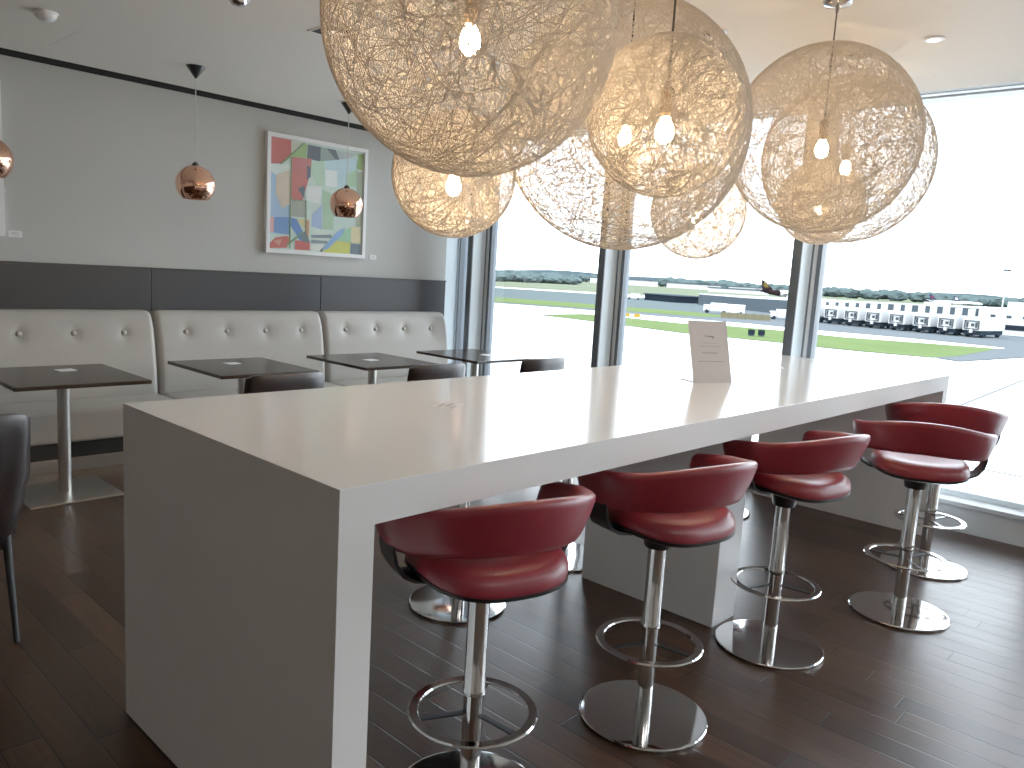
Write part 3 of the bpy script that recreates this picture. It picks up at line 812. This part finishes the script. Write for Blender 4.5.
for i, (a, b, w) in enumerate((((69, 68), (69, 20), .25), ((68.6, 68), (62, 120), .25), ((78, 44.4), (66.5, 49.7), .3), ((40, 4), (40, 60), .12), ((30, 13), (95, 16), .14), ((52, -20), (52, 60), .12), ((30, 3.5), (120, 10), .14))):
    d = Vector((b[0]-a[0], b[1]-a[1], 0)).normalized(); n = Vector((-d.y, d.x))*w
    gpoly('pavement_joint', [(a[0]+n.x, a[1]+n.y), (b[0]+n.x, b[1]+n.y), (b[0]-n.x, b[1]-n.y), (a[0]-n.x, a[1]-n.y)], .02, M['joint'], 'dark joint in the pale concrete')

# ------------------------------------------------------------------ outdoors: things
def bthing(name, label, cat, x, y, rz=0, group=None): return thing(name, label, cat, (x, y, G+.05), rz, group)
# long grey concourse building with a wide pale roof
t = bthing('concourse_building', 'long low grey concourse building with a pale roof beyond the white vehicles', 'building', 0, 0)
front = [(252, 146, 3.7), (236, 121, 3.8), (222, 96, 4.2), (218, 70, 5.2), (216, 52, 5.5), (215, 49, 5.5)]
bk = [(330, 118, 3.8), (310, 90, 4.6), (296, 60, 5.4), (292, 49, 5.6)]
out_ = front + bk[::-1]
def slab_h(a, b, name, mat):
    bm = bmesh.new()
    A = [bm.verts.new((x, y, a(h))) for x, y, h in out_]; B = [bm.verts.new((x, y, b(h))) for x, y, h in out_]
    bm.faces.new(A); bmesh.ops.triangulate(bm, faces=[bm.faces.new(B)])
    for i in range(len(A)): bm.faces.new((A[i], A[(i+1) % len(A)], B[(i+1) % len(A)], B[i]))
    return finish(name, bm, mat, t)
slab_h(lambda h: 0, lambda h: h, 'wall', M['bgrey'])
slab_h(lambda h: h+.02, lambda h: h+.3, 'roof', M['bwhite'])
for x, y, h in ((262, 112, .5), (275, 72, .35)):
    zr = 5.7 if y < 90 else 4.7
    bm = bmesh.new(); box(bm, x, x+7, y, y+6, zr-1.2, zr+h); finish('roof_unit', bm, M['bwhite'], t)
# mobile lounges: white bodies on dark chassis with twin towers and framed cab end
def make_lounge(label, x, y, rz):
    t = bthing('mobile_lounge', label, 'vehicle', x, y, rz, 'white passenger transfer vehicles parked in a row')
    bm = bmesh.new(); box(bm, 0, 13, -1.75, 1.75, 1.4, 4.0, .15, 2); finish('body', bm, M['bwhite'], t)
    bm = bmesh.new(); box(bm, .6, 12.4, -1.6, 1.6, .55, 1.45); finish('chassis', bm, M['tyre'], t)
    for wx in (2.2, 10.6):
        for wy in (-1.3, 1.3):
            bm = bmesh.new(); lathe(bm, [(0, -.35), (.6, -.35), (.72, -.25), (.72, .25), (.6, .35), (0, .35)], 20)
            bmesh.ops.rotate(bm, cent=(0, 0, 0), matrix=Matrix.Rotation(PI/2, 3, 'X'), verts=bm.verts[:])
            bmesh.ops.translate(bm, vec=(wx, wy, .72), verts=bm.verts[:]); finish('wheel', bm, M['tyre'], t, True)
    bm = bmesh.new()
    for a in ((-1.4, 1.4, 1.65, 1.85), (-1.4, 1.4, 3.25, 3.45), (-1.4, -1.2, 1.85, 3.25), (1.2, 1.4, 1.85, 3.25)): box(bm, -.25, .02, *a)
    fr = finish('cab_frame', bm, M['vglass'], t)
    for yy, w, z0, z1 in ((-.85, .2, 2.0, 3.1), (.85, .2, 2.0, 3.1), (-.15, .3, 2.25, 2.85)):
        bm = bmesh.new(); box(bm, -.14, .01, yy-w, yy+w, z0, z1); finish('cab_window', bm, M['vglass'], fr)
    for sy in (-1.2, 1.2):
        bm = bmesh.new(); box(bm, 1.6, 3.0, sy-.45, sy+.45, 3.95, 5.7, .08); finish('tower', bm, M['bwhite'], t)
    bm = bmesh.new(); box(bm, -.5, -.1, -.3, .2, 1.0, 1.7); finish('step', bm, M['bwhite'], t)
    return t
lv = [(186.4, 77.2), (184.4, 71.9), (182.6, 66.6), (181.3, 61.4), (180.5, 56.2), (180.0, 51.1), (179.6, 46.2), (179.3, 41.4)]
names = ['white transfer vehicle half hidden by the right mullion, first of the row', 'second white transfer vehicle right of the mullion', 'third white transfer vehicle along the row',
         'fourth white transfer vehicle along the row', 'fifth white transfer vehicle along the row, mid right', 'sixth white transfer vehicle along the row',
         'white transfer vehicle second from the right end of the row', 'last white transfer vehicle at the right end of the row']
L0 = None
for (x, y), lab in zip(lv, names):
    rz = math.radians(-7)
    if L0 is None: L0 = make_lounge(lab, x, y, rz)
    else: dup(L0, (x, y, G+.05), rz, lab)
# white terminal at far right
t = bthing('terminal_building', 'white terminal building with dark window band at far right', 'building', 208, 0)
bm = bmesh.new(); box(bm, 0, 40, -30, 47, 0, 6.0); finish('wall', bm, M['bwhite'], t)
bm = bmesh.new(); box(bm, -.1, .2, -30, 41.5, 1.2, 2.4); finish('window_band', bm, M['bdark'], t)
for i in range(9):
    bm = bmesh.new(); box(bm, -.1, .2, 44-3.2*i-.5, 44-3.2*i+.5, 3.9, 4.5); finish('window', bm, M['vglass'], t)
for a in ((8, 14, 38, 43, 6.0, 7.6), (10, 18, 20, 30, 6.0, 7.4)):
    bm = bmesh.new(); box(bm, *a); finish('roof_unit', bm, M['bwhite'], t)
# dark low building and white service vans, left
t = bthing('low_hangar', 'dark flat low building beside the taxiway, right of the centre mullion', 'building', 262, 162.5, math.radians(-18))
bm = bmesh.new(); box(bm, -7, 7, -9, 9, 0, 2.4); finish('wall', bm, M['bdark'], t)
bm = bmesh.new(); box(bm, -7.5, 7.5, -9.5, 9.5, 2.42, 2.75); finish('roof', bm, M['bgrey'], t)
def van(label, x, y, s=1.0, rz=.6):
    t = bthing('service_van', label, 'vehicle', x, y, rz, 'white airfield service vehicles')
    bm = bmesh.new(); box(bm, -2.6*s, 1.3*s, -1*s, 1*s, .5*s, 2.5*s, .12); finish('cargo_body', bm, M['bwhite'], t)
    bm = bmesh.new(); box(bm, 1.35*s, 2.9*s, -.95*s, .95*s, .5*s, 2.0*s, .2); cab = finish('cab', bm, M['bwhite'], t)
    bm = bmesh.new(); box(bm, 2.0*s, 2.95*s, -.8*s, .8*s, 1.25*s, 1.8*s); finish('windscreen', bm, M['vglass'], cab)
    for wx in (-1.8, 2.0):
        for wy in (-.95, .95):
            bm = bmesh.new(); lathe(bm, [(0, -.14), (.45, -.14), (.45, .14), (0, .14)], 16)
            bmesh.ops.rotate(bm, cent=(0, 0, 0), matrix=Matrix.Rotation(PI/2, 3, 'X'), verts=bm.verts[:])
            for v in bm.verts: v.co = v.co*s + Vector((wx*s, wy*s, .45*s))
            finish('wheel', bm, M['tyre'], t, True)
van('white service van just left of the right mullion', 184, 83.5, 1.0, 2.2)
van('white service van left of the dark low building', 252, 174, .9, 2.3)
van('white service van beyond the far taxiway, left of the other vans', 250, 180, .9, 2.3)
van('white service van behind the straw fence, left end', 187, 103, 1.1, 2.0)
van('white service van behind the straw fence, middle', 186, 97.5, 1.1, 2.0)
# straw-coloured fence
t = bthing('mesh_fence', 'straw coloured mesh fence in front of the grey concourse', 'fence', 0, 0)
fa, fb = Vector((165.8, 89.8, 0)), Vector((171.8, 80.8, 0))
bm = bmesh.new(); d = (fb-fa).normalized(); n = Vector((-d.y, d.x, 0))*.05
poly_slab(bm, [((fa+n).x, (fa+n).y), ((fb+n).x, (fb+n).y), ((fb-n).x, (fb-n).y), ((fa-n).x, (fa-n).y)], 0, 1.3); finish('mesh_panel', bm, M['fence'], t)
for i in range(7):
    p = fa.lerp(fb, i/6); bm = bmesh.new(); box(bm, p.x-.1, p.x+.1, p.y-.1, p.y+.1, 0, 1.5); finish('post', bm, M['fence'], t)
# aircraft (only tails and tops clear the concourse roof)
def aircraft(label, x, y, rz, s, mats, group=None):
    t = bthing('parked_aircraft', label, 'aircraft', x, y, rz, group)
    bm = bmesh.new(); rings = []
    for px_, r, zc in ((-20, .3, 4.6), (-14, 1.3, 4.2), (-6, 2.0, 3.9), (10, 2.0, 3.8), (17, 1.6, 3.7), (20, .5, 3.5)):
        rings.append([Vector((px_*s, r*s*math.cos(2*PI*k/20), zc*s + r*s*math.sin(2*PI*k/20))) for k in range(20)])
    loft(bm, rings[2:]); finish('fuselage', bm, M['bwhite'], t, True)
    bm = bmesh.new(); loft(bm, rings[:3]); finish('tail_section', bm, mats[0], t, True)
    def fin(name, pts, mat, th=.25, par=t):
        bm = bmesh.new(); a = [bm.verts.new((u*s, -th*s, v*s)) for u, v in pts]; b = [bm.verts.new((u*s, th*s, v*s)) for u, v in pts]
        bm.faces.new(a); bm.faces.new(b)
        for i in range(len(pts)): bm.faces.new((a[i], a[(i+1) % len(pts)], b[(i+1) % len(pts)], b[i]))
        return finish(name, bm, mat, par)
    f = fin('tail_fin', [(-19, 4.8), (-10.5, 5.4), (-16, 9.6), (-19.4, 11.6), (-21, 11.6), (-19.8, 8)], mats[1])
    fin('fin_panel', [(-17.8, 7.0), (-14.6, 7.1), (-15.9, 9.3), (-18.8, 10.1), (-19.2, 8.4)], mats[2], .30, f)
    for sy in (-1, 1):
        bm = bmesh.new(); pts = [(-18.5, 0, 5), (-14.5, 0, 5), (-18, sy*6, 5.4), (-19.6, sy*6, 5.4)]
        a = [bm.verts.new((p[0]*s, p[1]*s, p[2]*s)) for p in pts]; b = [bm.verts.new((p[0]*s, p[1]*s, (p[2]+.2)*s)) for p in pts]
        bm.faces.new(a); bm.faces.new(b)
        for i in range(4): bm.faces.new((a[i], a[(i+1) % 4], b[(i+1) % 4], b[i]))
        finish('tailplane', bm, mats[0], t)
        bm = bmesh.new(); pts = [(-3, 0, 3), (5, 0, 3), (-4, sy*17, 4), (-6.5, sy*17, 4)]
        a = [bm.verts.new((p[0]*s, p[1]*s, p[2]*s)) for p in pts]; b = [bm.verts.new((p[0]*s, p[1]*s, (p[2]+.3)*s)) for p in pts]
        bm.faces.new(a); bm.faces.new(b)
        for i in range(4): bm.faces.new((a[i], a[(i+1) % 4], b[(i+1) % 4], b[i]))
        finish('wing', bm, mats[0], t)
    for lx, ly in ((14, 0), (-2, -2.5), (-2, 2.5)):
        bm = bmesh.new(); tube(bm, [(lx*s, ly*s, 0), (lx*s, ly*s, 2.6*s)], .3*s, 8); finish('landing_gear', bm, M['tyre'], t)
    return t
aircraft('parked aircraft with dark brown and gold tail above the grey roof', 538, 243, math.radians(24.9-48), 1.1, (M['brown'], M['brown'], M['gold']))
aircraft('parked aircraft with navy and white tail far right, left of a pair', 868, 226, math.radians(14-50), .95, (M['bwhite'], M['navy'], M['redp']), 'navy tailed aircraft')
aircraft('parked aircraft with navy and white tail far right, right of a pair', 1010, 240, math.radians(14-50), .95, (M['bwhite'], M['navy'], M['bwhite']), 'navy tailed aircraft')
# light mast
t = bthing('light_mast', 'tall thin pale floodlight mast with dark head at far right', 'mast', 202, 41.2)
bm = bmesh.new(); tube(bm, [(0, 0, 0), (0, 0, 14.2)], .16, 10, .09); finish('pole', bm, M['bwhite'], t, True)
bm = bmesh.new(); box(bm, -.5, .5, -.75, .75, 14.2, 14.7); finish('floodlight_head', bm, M['bgrey'], t)
# airfield signs and markers
for x, y, lab in ((126, 88.3, 'yellow airfield sign on the grass island, left one'), (127, 86.6, 'yellow airfield sign on the grass island, right one')):
    o = thing('airfield_sign', lab, 'sign', (x, y, G+.09), .6, 'yellow airfield signs')
    bm = bmesh.new(); box(bm, -.1, .1, -.6, .6, .3, 1.0); finish('board', bm, M['yellow'], o)
    for yy in (-.4, .4):
        bm = bmesh.new(); box(bm, -.05, .05, yy-.05, yy+.05, 0, .3); finish('leg', bm, M['bdark'], o)
for x, y, lab in ((112.5, 55.6, 'small dark marker box on the grass behind the card, left of two'), (113.8, 54.6, 'small dark marker box on the grass behind the card, right of two')):
    o = thing('airfield_marker', lab, 'marker', (x, y, G+.09), .5, 'dark markers on the grass')
    bm = bmesh.new(); box(bm, -.4, .4, -.5, .5, .25, 1.0, .05); finish('box_body', bm, M['bdark'], o)
    bm = bmesh.new(); box(bm, -.3, .3, -.4, .4, 0, .25); finish('foot', bm, M['bgrey'], o)
# distant pale buildings
for x, y, w, d, h, lab in ((900, 640, 90, 60, 7, 'distant pale warehouse above the trees, left window'), (950, 560, 70, 60, 6, 'distant pale warehouse behind the trees, beside the centre mullion'),
                        (1000, 500, 60, 50, 6, 'distant pale shed behind the trees, right of the centre mullion'), (760, 395, 60, 30, 4, 'distant pale shed behind the dark hangar')):
    t = bthing('distant_warehouse', lab, 'building', x, y, math.atan2(y, x), 'distant pale warehouses')
    bm = bmesh.new(); box(bm, -d/2, d/2, -w/2, w/2, 0, h); finish('wall', bm, M['bwhite'], t)
    bm = bmesh.new(); box(bm, -d/2-1, d/2+1, -w/2-1, w/2+1, h+.02, h+1); finish('roof', bm, M['bgrey'], t)
# tree belts: countless distant crowns
def belt(name, label, pts, h, step, seed, mat=None):
    rng = random.Random(seed); bm = bmesh.new()
    for (xa, ya), (xb, yb) in zip(pts[:-1], pts[1:]):
        L_ = math.hypot(xb-xa, yb-ya); n = int(L_/step)
        for i in range(n):
            f = i/n; x = xa+(xb-xa)*f+rng.uniform(-12, 12); y = ya+(yb-ya)*f+rng.uniform(-12, 12)
            hh = h*rng.uniform(.85, 1.08); r = h*rng.uniform(.6, 1.1)
            res = bmesh.ops.create_icosphere(bm, subdivisions=2, radius=1)
            for v in res['verts']:
                k = rng.uniform(.72, 1.18)
                v.co = Vector((x+v.co.x*r*k, y+v.co.y*r*k, G+hh*.5+v.co.z*hh*.5*k))
    o = finish(name, bm, mat or M['trees'])
    return tag(o, label, 'trees', None, 'stuff')
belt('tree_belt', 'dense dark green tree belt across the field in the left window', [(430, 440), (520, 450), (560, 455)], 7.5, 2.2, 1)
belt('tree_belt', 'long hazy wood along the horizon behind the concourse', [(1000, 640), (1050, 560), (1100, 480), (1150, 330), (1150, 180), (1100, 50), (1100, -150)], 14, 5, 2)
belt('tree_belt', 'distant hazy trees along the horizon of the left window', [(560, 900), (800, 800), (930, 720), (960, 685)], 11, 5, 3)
# low blue hills
bm = bmesh.new(); rng = random.Random(5); prev = None
for i in range(80):
    a = math.radians(-15+i*1.3); R_ = 4200
    h = 24 + 8*math.sin(i*.35)+5*math.sin(i*.9+1)
    p = (bm.verts.new((R_*math.cos(a), R_*math.sin(a), G-5)), bm.verts.new((R_*math.cos(a), R_*math.sin(a), G+h)), bm.verts.new(((R_+500)*math.cos(a), (R_+500)*math.sin(a), G+h*.9)))
    if prev:
        bm.faces.new((prev[0], p[0], p[1], prev[1])); bm.faces.new((prev[1], p[1], p[2], prev[2]))
    prev = p
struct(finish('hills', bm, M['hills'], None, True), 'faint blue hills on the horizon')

# ------------------------------------------------------------------ world, lights
w = bpy.data.worlds.new('overcast_sky'); scene.world = w; w.use_nodes = True
nt = w.node_tree
for n in list(nt.nodes): nt.nodes.remove(n)
out = nt.nodes.new('ShaderNodeOutputWorld'); bg = nt.nodes.new('ShaderNodeBackground')
tc = nt.nodes.new('ShaderNodeTexCoord'); sp = nt.nodes.new('ShaderNodeSeparateXYZ'); cr = nt.nodes.new('ShaderNodeValToRGB')
nt.links.new(tc.outputs['Generated'], sp.inputs[0]); nt.links.new(sp.outputs['Z'], cr.inputs[0])
cr.color_ramp.elements[0].position = 0; cr.color_ramp.elements[0].color = (.84, .925, 1, 1)
cr.color_ramp.elements[1].position = .8; cr.color_ramp.elements[1].color = (.76, .88, 1, 1)
nt.links.new(cr.outputs[0], bg.inputs[0]); bg.inputs[1].default_value = 8.1
nt.links.new(bg.outputs[0], out.inputs[0])

# ------------------------------------------------------------------ camera
cam = bpy.data.cameras.new('camera'); co = bpy.data.objects.new('camera', cam); COL.objects.link(co)
fw = Vector((0.7241, 0.6753, -0.1405)); pitch = math.radians(8.0764); yaw = math.radians(43.0008); roll = math.radians(3.4374)
fw = Vector((math.cos(yaw)*math.cos(pitch), math.sin(yaw)*math.cos(pitch), -math.sin(pitch)))
r0 = Vector((math.sin(yaw), -math.cos(yaw), 0)); u0 = r0.cross(fw)
r = r0*math.cos(roll) + u0*math.sin(roll); u = u0*math.cos(roll) - r0*math.sin(roll)
mt = Matrix((r, u, -fw)).transposed().to_4x4(); mt.translation = Vector((0, 0, 1.5308))
co.matrix_world = mt
cam.sensor_width = 36; cam.lens = 784.69/1024*36; cam.clip_start = .05; cam.clip_end = 9000
scene.camera = co
scene.view_settings.view_transform = 'Standard'
scene.view_settings.look = 'None'
scene.view_settings.exposure = 0
scene.view_settings.gamma = 1.27
try:
    scene.cycles.max_bounces = 10; scene.cycles.diffuse_bounces = 6; scene.cycles.glossy_bounces = 5; scene.cycles.transparent_max_bounces = 16
    scene.cycles.sample_clamp_indirect = 6
except Exception: pass
